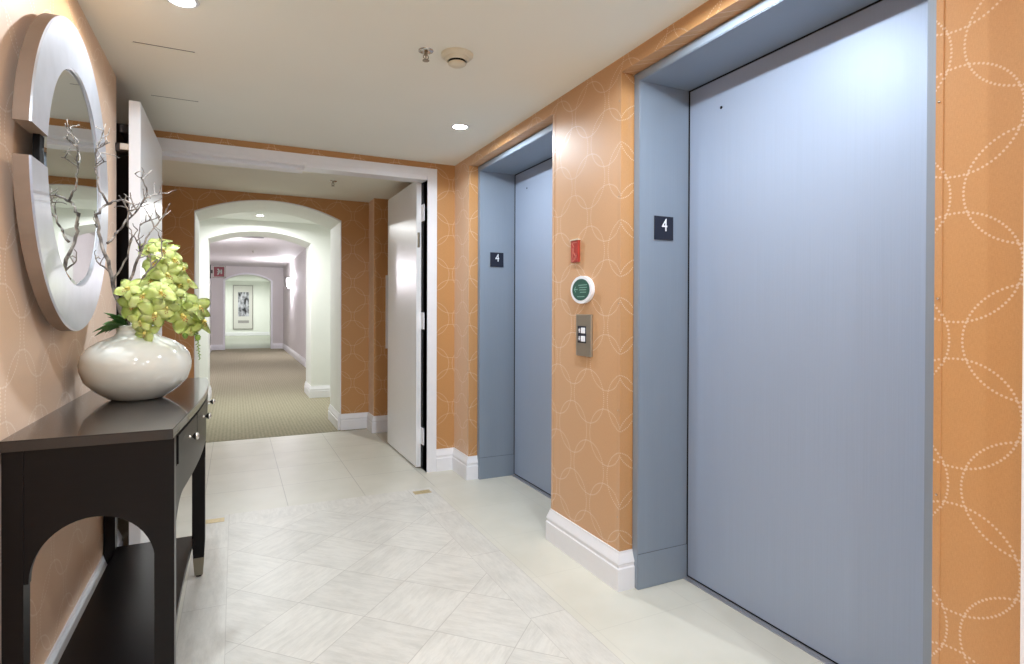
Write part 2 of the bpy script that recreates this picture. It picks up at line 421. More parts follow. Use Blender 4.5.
def text_mesh(s, size, ext):
    cu = bpy.data.curves.new('t', 'FONT'); cu.body = s; cu.size = size; cu.extrude = ext; cu.align_x = 'CENTER'; cu.align_y = 'CENTER'
    o = bpy.data.objects.new('t', cu); col.objects.link(o); dg = bpy.context.evaluated_depsgraph_get()
    me = bpy.data.meshes.new_from_object(o.evaluated_get(dg)); bpy.data.objects.remove(o); bpy.data.curves.remove(cu)
    return me
def floor_sign(y, label):
    r = empty('floor_number_sign', (1.645, y, 1.522), label, 'sign', 'floor number signs on the elevator frames')
    b = B(); box(b, 1.595, 1.695, y-.006, y, 1.472, 1.572, .0015); part('plate', b, 'blacksign', r)
    me = text_mesh('4', .066, .0012); me.transform(Matrix.Rotation(pi/2, 4, 'X')); me.materials.append(M['signwhite'])
    o = bpy.data.objects.new('numeral', me); col.objects.link(o); o.parent = r; o.location = (0.002, -.0065, .010); o.scale = (.95, 1., 1.16)
floor_sign(EL[0][1]-.042, 'black floor number 4 plate on the frame of the near elevator')
floor_sign(EL[1][1]-.042, 'black floor number 4 plate on the frame of the elevator beside the fire door')

# ------------------------------------------------------------------ pillar fittings
PX = lambda a, b, d: (XR-d, a, b)
r = empty('stair_sign', (XR, 2.322, 1.45), 'small red vertical sign with a pale pictogram above the green disc', 'sign')
b = B(); box(b, XR-.012, XR, 2.290, 2.354, 1.398, 1.500, .002); part('plate', b, 'red', r)
b = B()
stroke(b, [(2.34, 1.485), (2.325, 1.47), (2.33, 1.445), (2.312, 1.425), (2.316, 1.410)], .005, PX, .012, .0128)
stroke(b, [(2.34, 1.465), (2.338, 1.44), (2.342, 1.41)], .004, PX, .012, .0128)
stroke(b, [(2.345, 1.405), (2.325, 1.405), (2.325, 1.418), (2.305, 1.418), (2.305, 1.43)], .004, PX, .012, .0128)
stroke(b, [(2.345, 1.490), (2.300, 1.490)], .003, PX, .012, .0128)
part('pictogram', b, 'palered', r)
b = B(); box(b, XR-.016, XR, 2.288, 2.356, 1.500, 1.506, .001); part('top_edge', b, 'cream', r)

r = empty('notice_disc', (XR, 2.255, 1.266), 'oval green notice disc with a white rim above the call buttons', 'sign')
def oval(a, b_, n=40): return [(2.257+a*cos(2*pi*i/n), 1.266+b_*sin(2*pi*i/n)) for i in range(n)]
b = B(); prism(b, oval(.090, .064), PX, 0, .016); part('rim', b, 'signwhite', r)
b = B(); prism(b, oval(.073, .050), PX, .0155, .0172); part('disc', b, 'greendisc', r)
b = B()
for z, ya, yb in ((1.287, 2.205, 2.275), (1.276, 2.205, 2.268), (1.265, 2.21, 2.268), (1.254, 2.212, 2.262), (1.234, 2.225, 2.285)):
    y_ = yb
    while y_ > ya:
        w_ = random.uniform(.006, .013); stroke(b, [(y_, z+random.uniform(-.0006, .0006)), (max(ya, y_-w_), z)], .0038, PX, .0172, .0178); y_ -= w_+.0035
stroke(b, [(2.310, 1.268), (2.285, 1.268)], .004, PX, .0172, .0178); stroke(b, [(2.300, 1.280), (2.312, 1.268), (2.300, 1.256)], .004, PX, .0172, .0178)
part('lettering', b, 'palegreen', r)

r = empty('call_button_panel', (XR, 2.257, 1.06), 'steel elevator call panel with up and down buttons on the orange pillar', 'button panel')
b = B(); box(b, XR-.012, XR, 2.180, 2.305, .960, 1.152, .003); part('plate', b, 'plate', r)
b = B(); box(b, XR-.0135, XR-.011, 2.218, 2.288, 1.020, 1.098, .001); part('insert', b, 'blacksign', r)
for zc, up in ((1.078, 1), (1.040, -1)):
    b = B(); box(b, XR-.018, XR-.012, 2.224, 2.254, zc-.013, zc+.013, .002); part('button', b, 'signwhite', r)
    b = B(); s = up
    prism(b, [(2.281, zc-s*.001), (2.265, zc-s*.001), (2.273, zc+s*.011)], PX, .0134, .0142); prism(b, [(2.276, zc-s*.011), (2.270, zc-s*.011), (2.270, zc), (2.276, zc)], PX, .0134, .0142)
    part('arrow', b, 'signwhite', r)

# ------------------------------------------------------------------ fire doors (double egress, both held open)
b = B(); box(b, -.430, -.385, 3.07, 3.92, .012, 2.105, .002)
d3 = struct('door_3', b, 'door', label='white fire door leaf standing open beside the mirror wall', cat='door')
b = B(); box(b, -.49, -.431, 3.13, 3.21, 1.885, 1.925, .004); box(b, -.485, -.45, 3.2, 3.6, 1.99, 2.03, .004); part('closer', b, 'dark', d3)
b = B(); box(b, -.47, -.4305, 3.11, 3.14, 1.89, 1.92, .002); part('hold_open_magnet', b, 'nickel', d3)
b = B(); box(b, -.388, -.380, 3.92, 3.985, .2, .3); part('hinge', b, 'nickel', d3)
b = B(); box(b, 1.200, 1.237, 4.115, 4.995, .012, 2.125, .002)
d4 = struct('door_4', b, 'door', label='white fire door leaf standing open next to the far elevator', cat='door')
for z in (1.88, 1.09, .245):
    b = B(); box(b, 1.234, 1.2425, 4.05, 4.116, z-.062, z+.062, .002); part('hinge', b, 'white', d4)
b = B(); box(b, 1.207, 1.224, 4.108, 4.116, 1.63, 1.74, .003); box(b, 1.212, 1.219, 4.104, 4.110, 1.65, 1.72, .002); part('latch_plate', b, 'ferrule', d4)
b = B(); box(b, 1.2372, 1.2425, 4.07, 4.16, .012, 2.11); part('gap_shade', b, 'black', d4)  # black filler that paints the shade in the hinge-side gap

# ------------------------------------------------------------------ vestibule and arches
bm = B(); box(bm, -.80, -.66, 4.1, 5.74, 0, CZ); struct('wall_vestibule_left', bm, 'paper')
bm = B(); box(bm, 1.42, 1.56, 4.1, 5.74, 0, CZ); struct('wall_vestibule_right', bm, 'paper')
bm = B(); box(bm, 1.19, 1.45, 5.5, 5.76, 0, CZ); struct('wall_pilaster', bm, 'paper')
baseb('baseboard_vestibule', [(.919, 5.741), (1.19, 5.741), (1.19, 5.5), (1.42, 5.5)], False)
def arch_pts(x0, x1, spring, apex, n=24):
    w, h = (x1-x0)/2, apex-spring; R = (w*w+h*h)/(2*h); cx = (x0+x1)/2; cz = apex-R; a = math.asin(w/R)
    return [(cx+R*sin(t), cz+R*cos(t)) for t in [-a+2*a*i/n for i in range(n+1)]]
def arch_wall(name, x0, x1, spring, apex, X0, X1, top, ya, yb, mats):
    bm = B()
    pts = [(X0, 0), (x0, 0)]+arch_pts(x0, x1, spring, apex)+[(x1, 0), (X1, 0), (X1, top), (X0, top)]
    fs = prism(bm, pts, WY, ya, yb, 1)
    for f in fs:
        if abs(f.calc_center_median().y-ya) < 1e-4: f.material_index = 0
    return struct(name, bm, mats)
A1 = (-.315, .918, 2.02, 2.165); A2 = (-.302, .906, 2.04, 2.166); A3 = (-.262, .955, 2.01, 2.19)
arch_wall('wall_arch', *A1, -.8, 1.56, 2.4, 5.74, 6.39, ['paper', 'archwhite'])
arch_wall('wall_passage', *A2, -1.3, 1.9, 2.5, 8.0, 8.62, ['archwhite', 'archwhite'])
arch_wall('wall_hall_end', *A3, -1.3, 1.9, 2.5, 18.5, 18.95, ['mauve', 'archwhite'])
def casing(name, A, y, w, t_, mat='archwhite'):
    x0, x1, s, a = A; bm = B()
    inn = [(x0, 0)]+arch_pts(*A)+[(x1, 0)]; out = [(x0-w, 0)]+arch_pts(x0-w, x1+w, s+.01, a+w)+[(x1+w, 0)]
    n = len(inn)
    for i in range(n-1):
        q = [inn[i], inn[i+1], out[i+1], out[i]]
        prism(bm, q, WY, y-t_, y)
    bmesh.ops.remove_doubles(bm, verts=bm.verts[:], dist=1e-5)
    return struct(name, bm, mat)
casing('trim_2', A3, 18.5, .05, .03, 'white'); casing('trim_3', A1, 5.74, .008, .004, 'white')
for nm, path, lf in (('baseboard_arch', [(.918, 6.39), (.918, 5.742)], False), ('baseboard_passage', [(1.5, 8.0), (.906, 8.0), (.906, 8.62)], True), ('baseboard_arch_left', [(-.315, 5.742), (-.315, 6.39)], False), ('baseboard_passage_left', [(-1.2, 8.0), (-.302, 8.0), (-.302, 8.62)], False),
                     ('baseboard_hall_right', [(1.30, 8.62), (1.30, 18.5), (1.01, 18.5)], True), ('baseboard_hall_left', [(-.62, 8.62), (-.62, 18.5), (-.315, 18.5)], False), ('baseboard_far', [(-.7, 28.2), (1.4, 28.2)], False)):
    baseb(nm, path, lf)
bm = B(); box(bm, 1.50, 1.6, 6.3, 8.1, 0, 2.4); struct('wall_passage_right', bm, 'archwhite')
bm = B(); box(bm, -1.3, -1.1, 6.3, 8.1, 0, 2.4); struct('wall_passage_left', bm, 'archwhite')
bm = B(); box(bm, 1.30, 1.4, 8.5, 18.6, 0, 2.5); struct('wall_hall_right', bm, 'mauve')
bm = B(); box(bm, -.72, -.62, 8.5, 18.6, 0, 2.5); struct('wall_hall_left', bm, 'mauve')
bm = B(); box(bm, 1.40, 1.5, 18.8, 28.4, 0, 2.5); struct('wall_far_right', bm, 'archwhite')
bm = B(); box(bm, -.82, -.72, 18.8, 28.4, 0, 2.5); struct('wall_far_left', bm, 'archwhite')
bm = B(); box(bm, -.9, 1.6, 28.2, 28.4, 0, 2.5); struct('wall_far', bm, 'archwhite')

# cabinet half hidden behind the right leaf
r = empty('wall_cabinet', (1.36, 5.5, 1.15), 'slim pale framed wall panel half hidden behind the open fire door', 'panel')
b = B(); prism(b, [(1.300, .80), (1.412, .80), (1.412, 1.50), (1.300, 1.50)], WY, 5.478, 5.5); part('frame', b, 'white', r)
b = B(); box(b, 1.318, 1.40, 5.474, 5.479, .83, 1.47, .001); part('panel', b, 'grey', r)

# ------------------------------------------------------------------ console table
TX, TY0, TY1, TZ = -.487, 1.685, 2.905, .866
FXP = [(1.60, -.148), (1.685, -.141), (1.80, -.1325), (1.95, -.1205), (2.12, -.1085), (2.30, -.1000), (2.50, -.0960), (2.65, -.0980), (2.78, -.1040), (2.905, -.1150), (3.0, -.125)]
def fx(y):
    for i in range(1, len(FXP)-2):
        if y <= FXP[i+1][0] or i == len(FXP)-3:
            (y0, a), (y1, b), (y2, c), (y3, d) = FXP[i-1:i+3]
            t = (y-y1)/(y2-y1); h = y2-y1; m1 = (c-a)/(y2-y0)*h; m2 = (d-b)/(y3-y1)*h
            return (2*t**3-3*t*t+1)*b+(t**3-2*t*t+t)*m1+(-2*t**3+3*t*t)*c+(t**3-t*t)*m2
tab = empty('console_table', (-.31, 2.295, 0), 'dark espresso bow-front console table with nickel knobs under the round mirror', 'console table')
b = B(); n = 24
pts = [(TX, TY0), (fx(TY0), TY0)]+[(fx(TY0+(TY1-TY0)*i/n), TY0+(TY1-TY0)*i/n) for i in range(1, n)]+[(fx(TY1), TY1), (TX, TY1)]
prism(b, pts, WZ, TZ-.026, TZ); bmesh.ops.bevel(b, geom=[e for e in b.edges if abs(e.verts[0].co.z-e.verts[1].co.z) < 1e-6], offset=.002, segments=2, affect='EDGES')
part('tabletop', b, 'woodtop', tab)
def leg(x0, x1, y0, y1, inx, iny):
    b = B()
    zs = [(TZ-.026, 0), (.16, 0.0), (.085, .004), (0.0, .008)]
    def ring(z, t): return [b.verts.new(p) for p in ((x0+t, y0+t, z), (x1-t, y0+t, z), (x1-t, y1-t, z), (x0+t, y1-t, z))]
    R_ = [ring(z, t) for z, t in zs[:3]]; fs = []
    for a, c in zip(R_, R_[1:]):
        for i in range(4): fs.append(b.faces.new((a[i], a[(i+1) % 4], c[(i+1) % 4], c[i])))
    fs += [b.faces.new(R_[0]), b.faces.new(R_[-1][::-1])]
    bmesh.ops.recalc_face_normals(b, faces=fs)
    l = part('leg', b, 'wood', tab)
    f = B(); fs = []
    A = [f.verts.new(p) for p in ((x0+.003, y0+.003, .086), (x1-.003, y0+.003, .086), (x1-.003, y1-.003, .086), (x0+.003, y1-.003, .086))]
    C = [f.verts.new(p) for p in ((x0+.009, y0+.009, .008), (x1-.009, y0+.009, .008), (x1-.009, y1-.009, .008), (x0+.009, y1-.009, .008))]
    for i in range(4): fs.append(f.faces.new((A[i], A[(i+1) % 4], C[(i+1) % 4], C[i])))
    fs += [f.faces.new(A), f.faces.new(C[::-1])]; bmesh.ops.recalc_face_normals(f, faces=fs)
    part('ferrule', f, 'ferrule', l)
    g = B(); lathe(g, [(.0, .0), (.012, 0), (.012, .008), (0, .008)], 12, ((x0+x1)/2, (y0+y1)/2, 0)); part('glide', g, 'black', l)
LW = .05
leg(TX+.002, TX+.042, 1.70, 1.70+LW, 1, 1); leg(TX+.002, TX+.042, 2.89-LW, 2.89, 1, -1)
leg(-.184, -.140, 1.70, 1.70+LW, -1, 1); leg(-.168, -.118, 2.89-LW, 2.89, -1, -1)
def side(y0, y1):
    b = B(); x0, x1 = TX+.040, -.182; cx = -.309; rr = .127; z0 = .527
    arc = [(cx-rr*cos(pi*i/24), z0+(.663-z0)*sin(pi*i/24)) for i in range(25)]
    prism(b, [(x0, .523), (arc[0][0], .523)]+arc+[(arc[-1][0], .531), (x1, .531), (x1, TZ-.027), (x0, TZ-.027)], WY, y0, y1)
    part('side_panel', b, 'wood', tab)
side(1.703, 1.723); side(2.867, 2.887)
# bowed front apron with shallow arched lower edge
def bow_strip(b, y0, y1, zlo, zhi, out, th, n=30):
    """curved slab following the bow: zlo may be a function of y"""
    zf = zlo if callable(zlo) else (lambda y: zlo); rings = []
    for i in range(n+1):
        y = y0+(y1-y0)*i/n; x = fx(y)-.008+out
        rings.append([b.verts.new(p) for p in ((x, y, zf(y)), (x, y, zhi), (x-th, y, zhi), (x-th, y, zf(y)))])
    fs = []
    for a, c in zip(rings, rings[1:]):
        for k in range(4): fs.append(b.faces.new((a[k], c[k], c[(k+1) % 4], a[(k+1) % 4])))
    fs += [b.faces.new(rings[0]), b.faces.new(rings[-1][::-1])]; bmesh.ops.recalc_face_normals(b, faces=fs)
def zlow(y):
    d = min(y-1.752, 2.838-y); rr = .14
    return .655 if d >= rr else .655-.13*(1-sqrt(max(0, 1-((rr-d)/rr)**2)))
b = B(); bow_strip(b, 1.752, 2.838, zlow, TZ-.027, 0, .02, 80); part('front_apron', b, 'wood', tab)
yd0, yd1 = 1.772, 2.818; dw = (yd1-yd0)/3
for k in range(3):
    ya, yb = yd0+k*dw+.006, yd0+(k+1)*dw-.006
    b = B(); bow_strip(b, ya-.004, yb+.004, .750, .835, .0012, .004, 12); part('drawer_shadow_gap', b, 'black', tab)
    b = B(); bow_strip(b, ya, yb, .754, .831, .006, .012, 12); d = part('drawer', b, 'wood', tab)
    for yk in ((ya+yb)/2,):
        b = B(); lathe(b, [(0, .0), (.009, .0), (.009, .002), (.0042, .004), (.004, .014), (.009, .018), (.0115, .023), (.0105, .028), (.004, .031), (0, .031)], 16, (fx(yk)-.006, yk, .793), 'x')
        part('knob', b, 'nickel', d, True)
b = B(); n = 20
sx = lambda y: -.160-.012*(1-((y-2.295)/.6)**2)
prism(b, [(-.447, 1.712)]+[(sx(1.712+1.166*i/n), 1.712+1.166*i/n) for i in range(n+1)]+[(-.447, 2.878)], WZ, .152, .175)
part('lower_shelf', b, 'wood', tab)

# ------------------------------------------------------------------ vase
VX, VY, VZ = -.300, 2.315, TZ
vp = [(0, .0), (.070, 0), (.085, .006), (.118, .030), (.149, .062), (.161, .098), (.163, .120), (.156, .150), (.137, .176), (.110, .195), (.085, .206), (.067, .213), (.060, .222), (.058, .232), (.061, .243), (.064, .248), (.060, .250), (.054, .246), (.052, .235), (.054, .215)]
v = empty('vase', (VX, VY, VZ), 'squat round white glazed vase on the dark console table', 'vase')
b = B(); lathe(b, vp, 64, (VX, VY, VZ)); part('body', b, 'ceramic', v, True)
b = B(); lathe(b, [(0, .236), (.02, .238), (.04, .234), (.0535, .226)], 20, (VX, VY, VZ)); part('moss_fill', b, 'moss', v, True)

# ------------------------------------------------------------------ dried branches
def twig(bm, p, d, L, r, depth, rng, curl=.8):
    p = Vector(p); d = Vector(d).normalized(); n = 6; pts = [p.copy()]; rads = [r]
    ax = Vector((rng.uniform(-1, 1), rng.uniform(-1, 1), rng.uniform(-1, 1))).normalized()
    for i in range(n):
        d = (d+ax.cross(d)*rng.uniform(-.1, curl)*.55+Vector((rng.uniform(-1, 1), rng.uniform(-1, 1), rng.uniform(-.6, 1)))*.22).normalized()
        if rng.random() < .3: ax = -ax
        p = p+d*L/n
        if p.x < -.414: p.x = -.414+.004*rng.random(); d.x = abs(d.x)
        pts.append(p.copy()); rads.append(max(.0012, r*(1-.55*(i+1)/n)))
        if depth > 0 and i >= 1 and rng.random() < .42:
            s = Vector((rng.uniform(-1, 1), rng.uniform(-1, 1)*.8, rng.uniform(-.2, 1))); s = (s-d*s.dot(d)).normalized()
            twig(bm, p, d*.55+s, L*rng.uniform(.4, .62), max(.0021, r*(1-.6*(i+1)/n)*.8), depth-1, rng, curl)
    tube(bm, pts, rads, 5)
def branch(name_label, stems, seed):
    rng = random.Random(seed); b = B()
    for pts, r0, r1, tw in stems:
        P = [Vector((max(q[0], -.412), q[1], q[2])) for q in pts]; m = len(P)
        dense = []
        for i in range(m-1):
            for k in range(4):
                t = k/4; q = P[i].lerp(P[i+1], t)+Vector((rng.uniform(-1, 1), rng.uniform(-1, 1), rng.uniform(-1, 1)))*.0035; dense.append(q)
        dense.append(P[-1]); N = len(dense)
        tube(b, dense, [r0+(r1-r0)*i/(N-1)+rng.uniform(-.0004, .0006) for i in range(N)], 7)
        for i in range(max(2, int(N*.3)), N):
            if rng.random() < tw*.62:
                d = (dense[i]-dense[i-1]).normalized(); s = Vector((rng.uniform(-1, 1), rng.uniform(-1, 1)*.8, rng.uniform(-.1, .8)))
                twig(b, dense[i], d*.6+s, rng.uniform(.05, .10), max(.0029, (r0+(r1-r0)*i/(N-1))*.62), 1, rng)
    o = link('dried_branch', b, 'branch', None, True)
    base = Vector(stems[0][0][0]); o.data.transform(Matrix.Translation(-base)); o.location = base
    return tag(o, name_label, 'branch', 'dried branches in the vase')
q = lambda px, py, y=2.32: (-.454+(px-82)*.00288, y, .985+(365-py)*.00332)
branch('tall bare grey branch standing in the vase, closest to the mirror', [
    ([(-.33, 2.31, 1.085), q(121, 318), q(113, 285, 2.31), q(107, 262, 2.30), q(99, 238, 2.31), q(97, 217, 2.30), q(105, 204, 2.32), q(119, 199, 2.33), q(131, 200, 2.35)], .0072, .0028, .26),
    ([q(106, 203, 2.32), q(99, 188, 2.30), q(94, 172, 2.29), q(93, 152, 2.29)], .0036, .0013, .45),
    ([q(107, 244, 2.31), q(115, 230, 2.34), q(124, 217, 2.36), q(136, 202, 2.37), q(143, 186, 2.37)], .0042, .0013, .45),
    ([q(97, 228, 2.30), q(91, 222, 2.28), q(85, 214, 2.27)], .0026, .0011, .4),
    ([q(112, 282, 2.31), q(124, 262, 2.29), q(133, 240, 2.28), q(128, 222, 2.27)], .0034, .0012, .4)], 11)
branch('lower dark bare branch rising beside the yellow-green orchids', [
    ([(-.315, 2.29, 1.085), q(126, 312, 2.29), q(125, 290, 2.28), q(133, 274, 2.27), q(140, 256, 2.27), q(146, 238, 2.27), q(156, 224, 2.27), q(161, 214, 2.27)], .0065, .0015, .32),
    ([q(128, 300, 2.28), q(140, 284, 2.25), q(152, 270, 2.24), q(164, 256, 2.23)], .0042, .0013, .3),
    ([q(140, 256, 2.27), q(138, 236, 2.29), q(141, 220, 2.29)], .0030, .0012, .35)], 23)

# ------------------------------------------------------------------ orchids
def petal(bm, L, w, az, tilt, curl, roll=0., nu=7, nv=4, mi=0):
    """petal growing from the origin; the flower faces +Z (local)"""
    rows = []
    for i in range(nu+1):
        t = i/nu; half = w/2*(sin(pi*min(1, t*.94+.06)**.85))**.75*(1 if t < .97 else .55)
        a = tilt+curl*t; rr = L*t
        row = []
        for k in range(nv+1):
            s = -1+2*k/nv
            x = rr*cos(a); y = s*half; z = rr*sin(a)-(.18*half*s*s)+.004*sin(5*t+2*s)
            row.append(bm.verts.new((x*cos(az)-y*sin(az), x*sin(az)+y*cos(az), z)))
        rows.append(row)
    for i in range(nu):
        for k in range(nv):
            try: f = bm.faces.new((rows[i][k], rows[i+1][k], rows[i+1][k+1], rows[i][k+1])); f.material_index = mi
            except ValueError: pass
def flower_mesh(seed):
    rng = random.Random(seed); b = B()
    for k, az in enumerate((90, 162, 18, 234, 306)):
        petal(b, rng.uniform(.046, .054), rng.uniform(.034, .041), radians(az+rng.uniform(-7, 7)), radians(rng.uniform(15, 42)), radians(rng.uniform(-60, -10)))
    bmesh.ops.solidify(b, geom=b.faces[:], thickness=.0007)
    me = bpy.data.meshes.new('flower'); b.to_mesh(me); b.free(); me.materials.append(M['petal'])
    for p in me.polygons: p.use_smooth = True
    l = B(); petal(l, .026, .020, radians(270), radians(55), radians(-70), mi=0)
    petal(l, .014, .010, radians(225), radians(65), radians(-20)); petal(l, .014, .010, radians(315), radians(65), radians(-20))
    tube(l, [(0, .001, 0), (0, .003, .010), (0, -.002, .018)], [.004, .0045, .003], 7, 0)
    for x_, y_ in ((-.003, -.012), (.004, -.014), (0, -.018), (.002, -.009)): lathe(l, [(0, 0), (.0016, .0003), (.0012, .0012), (0, .0014)], 6, (x_, y_, .0165), 'z', 1)
    ml = bpy.data.meshes.new('lip'); l.to_mesh(ml); l.free(); ml.materials.append(M['lip']); ml.materials.append(M['spot'])
    for p in ml.polygons: p.use_smooth = True
    return me, ml
FM = [flower_mesh(s) for s in range(5)]
rngF = random.Random(5)
def spray(label, stem_pts, flowers, buds=()):
    base = Vector(stem_pts[0]); r = empty('orchid_spray', base, label, 'orchid', 'orchid sprays in the vase')
    b = B(); tube(b, stem_pts, [.0032-.0016*i/(len(stem_pts)-1) for i in range(len(stem_pts))], 7)
    for (P, D, s) in flowers:
        P = Vector(P); near = min((Vector(a) for a in stem_pts), key=lambda a: (a-P).length)
        mid = near.lerp(P, .5)+Vector((0, 0, .006)); tube(b, [near, mid, P-Vector(D).normalized()*.002], .0013, 5)
    part('stem', b, 'stem', r, True)
    for i, (P, D, s) in enumerate(flowers):
        me, ml = FM[(i+int(abs(P[2])*1000)) % 5]
        o = bpy.data.objects.new('flower', me); col.objects.link(o); o.parent = r
        D = Vector(D).normalized(); x = Vector((0, 0, 1)).cross(D).normalized(); y = D.cross(x)
        rot = Matrix((x, y, D)).transposed() @ Matrix.Rotation(rngF.uniform(-.5, .5), 3, 'Z')
        o.rotation_mode = 'QUATERNION'; o.rotation_quaternion = rot.to_quaternion(); o.location = Vector(P)-base; o.scale = (s*1.1,)*3
        k = bpy.data.objects.new('lip', ml); col.objects.link(k); k.parent = o
    for P, L in buds:
        b = B(); lathe(b, [(0, -L), (L*.32, -L*.7), (L*.42, -L*.3), (L*.25, 0), (0, .002)], 10, P); part('bud', b, 'stem', r, True)
    return r
fd = lambda x=.35, y=-1., z=.25: (x, y, z)
spray('upright orchid spray with the topmost yellow-green blooms, behind the branches', [(-.30, 2.345, 1.085), q(140, 300, 2.35), q(150, 270, 2.36), q(162, 250, 2.36), q(172, 245, 2.36)],
      [(q(161, 249, 2.33), fd(.2, -1, .5), 1.0), (q(172, 258, 2.32), fd(.6, -.8, .2), .95), (q(152, 262, 2.32), fd(-.2, -1, .4), .95), (q(166, 274, 2.31), fd(.3, -1, .15), 1.05), (q(180, 266, 2.35), fd(.9, -.5, .3), .8), (q(176, 283, 2.33), fd(.7, -.8, 0.), .95), (q(150, 280, 2.33), fd(0, -1, .3), .9), (q(148, 248, 2.34), fd(-.3, -1, .6), .9), (q(158, 238, 2.35), fd(.1, -.8, .9), .8), (q(186, 279, 2.34), fd(.9, -.6, .1), .85)])
spray('orchid spray of open blooms arching low over the vase rim', [(-.29, 2.30, 1.085), q(138, 305, 2.27), q(150, 296, 2.24), q(166, 296, 2.22), q(176, 305, 2.21)],
      [(q(163, 293, 2.20), fd(.3, -1, .15), 1.05), (q(147, 297, 2.20), fd(0, -1, .35), 1.0), (q(136, 306, 2.22), fd(-.2, -1, .2), .9), (q(158, 314, 2.19), fd(.2, -1, -.1), 1.05), (q(174, 296, 2.22), fd(.6, -1, .2), .85), (q(144, 320, 2.20), fd(-.1, -1, -.4), .8), (q(132, 290, 2.22), fd(-.4, -1, .4), .85), (q(148, 331, 2.215), fd(-.2, -1, -.7), .8), (q(168, 308, 2.20), fd(.4, -1, -.1), .9)])
spray('drooping orchid spray reaching out past the vase toward the corridor', [(-.27, 2.32, 1.085), q(160, 305, 2.30), q(176, 301, 2.29), q(190, 306, 2.28), q(200, 316, 2.28), q(203, 328, 2.28)],
      [(q(184, 316, 2.25), fd(.1, -1, .05), 1.15), (q(198, 308, 2.27), fd(.7, -.8, .35), 1.05), (q(203, 322, 2.27), fd(.9, -.6, .05), .95), (q(190, 300, 2.31), fd(.5, -.6, .8), .8), (q(192, 331, 2.27), fd(.3, -1, -.3), .6)],
      [(q(186, 334, 2.27), .022), (q(199, 336, 2.275), .024), (q(176, 327, 2.27), .018)])
r = empty('hanging_greenery', q(198, 326, 2.29), 'thin hanging strand of small green buds beneath the drooping orchids', 'greenery')
b = B(); tube(b, [(-.262, 2.325, 1.088), q(172, 312, 2.32), q(190, 318, 2.30), q(197, 330, 2.29), q(199, 345, 2.285), q(201, 362, 2.285)], .0011, 5); part('stem', b, 'stem', r, True)
b = B()
for i in range(26):
    t = i/25; P = Vector(q(197+4*t, 328, 2.288)); P.z = Vector(q(0, 330+32*t)).z
    a = i*2.4; rad = .0075*(1-.55*t); d = Vector((cos(a), sin(a), -.5)).normalized()
    tube(b, [P, P+d*rad, P+d*rad*1.7], [.001, .0028*(1-.4*t), .0006], 5)
part('leaves', b, 'stem', r, True)
r = empty('foliage_tuft', (-.345, 2.29, 1.09), 'tuft of dark green pointed leaves at the vase rim nearest the mirror', 'foliage')
rng = random.Random(3)
for k in range(20):
    az = radians(150+rng.uniform(-75, 85)); el = radians(rng.uniform(-15, 55)); L = rng.uniform(.05, .088); w = rng.uniform(.024, .034)
    b = B(); d = Vector((cos(az)*cos(el), sin(az)*cos(el), sin(el))); s = d.cross(Vector((0, 0, 1))).normalized(); u = s.cross(d); tw = rng.uniform(-1.1, 1.1); s, u = s*cos(tw)+u*sin(tw), u*cos(tw)-s*sin(tw); O = Vector((-.335, 2.275, 1.112)); rows = []
    for i in range(7):
        t = i/6; h = w*(.35+.65*sin(pi*min(1, t*.8+.1)))*(1-t**4)*.5+.0003; c = O+d*L*t-Vector((0, 0, .018*t*t))
        rows.append([b.verts.new(c-s*h+u*h*.5), b.verts.new(c), b.verts.new(c+s*h+u*h*.5)])
    for A_, C_ in zip(rows, rows[1:]):
        for j in range(2): b.faces.new((A_[j], C_[j], C_[j+1], A_[j+1]))
    bmesh.ops.solidify(b, geom=b.faces[:], thickness=.001)
    part('leaf', b, 'green', r, True)

# ------------------------------------------------------------------ round mirror
MY, MZ, MX = 2.156, 1.559, -.43
mr = empty('round_mirror', (XL, MY, MZ), 'large round mirror with a wide silver split ring frame above the console table', 'mirror')
Ro, Ri = .457, .318; g0 = math.asin(-.028/Ro); g1 = math.asin(.066/Ro)
def ring(za, zb, up):
    """wide ring from z=za around the far side to z=zb; the cuts are horizontal at the near side (-Y)"""
    b = B(); n = 180; rows = []
    for i in range(n+1):
        t = i/n
        def pt(R_):
            a0 = pi-math.asin(za/R_); a1 = -pi-math.asin(zb/R_)+0
            a = a0+(a1-a0)*t; return (MY+R_*cos(a), MZ+R_*sin(a))
        (yo, zo), (yi, zi) = pt(Ro), pt(Ri); bev = .004
        (yo2, zo2), (yi2, zi2) = pt(Ro-bev), pt(Ri+bev)
        rows.append([b.verts.new(p) for p in ((MX-.035, yo, zo), (MX-bev, yo, zo), (MX, yo2, zo2), (MX, yi2, zi2), (MX-bev, yi, zi), (MX-.035, yi, zi))])
    fs = []
    for A_, C_ in zip(rows, rows[1:]):
        for j in range(6):
            f = b.faces.new((A_[j], C_[j], C_[(j+1) % 6], A_[(j+1) % 6])); f.material_index = 1 if j == 0 else 0; fs.append(f)
    e = [b.faces.new(rows[0]), b.faces.new(rows[-1][::-1])]
    for f in e: f.material_index = 1
    bmesh.ops.recalc_face_normals(b, faces=fs+e)
    return part('frame_ring', b, ['leaf', 'bronze'], mr)
ring(.050, -.030, True)
b = B(); lathe(b, [(0, -.012), (Ri+.022, -.014), (Ri+.022, .0), (0, .0)], 64, (MX-.0122, MY, MZ), 'x'); part('backing', b, 'black', mr)
b = B(); lathe(b, [(0, .0), (Ri-.002, .0), (Ri-.002, .003), (Ri-.012, .006), (0, .006)], 96, (MX-.0118, MY, MZ), 'x'); part('glass', b, 'glass', mr)
b = B(); box(b, XL, MX-.056, MY-.14, MY+.14, MZ-.05, MZ+.05); part('wall_mount', b, 'black', mr)

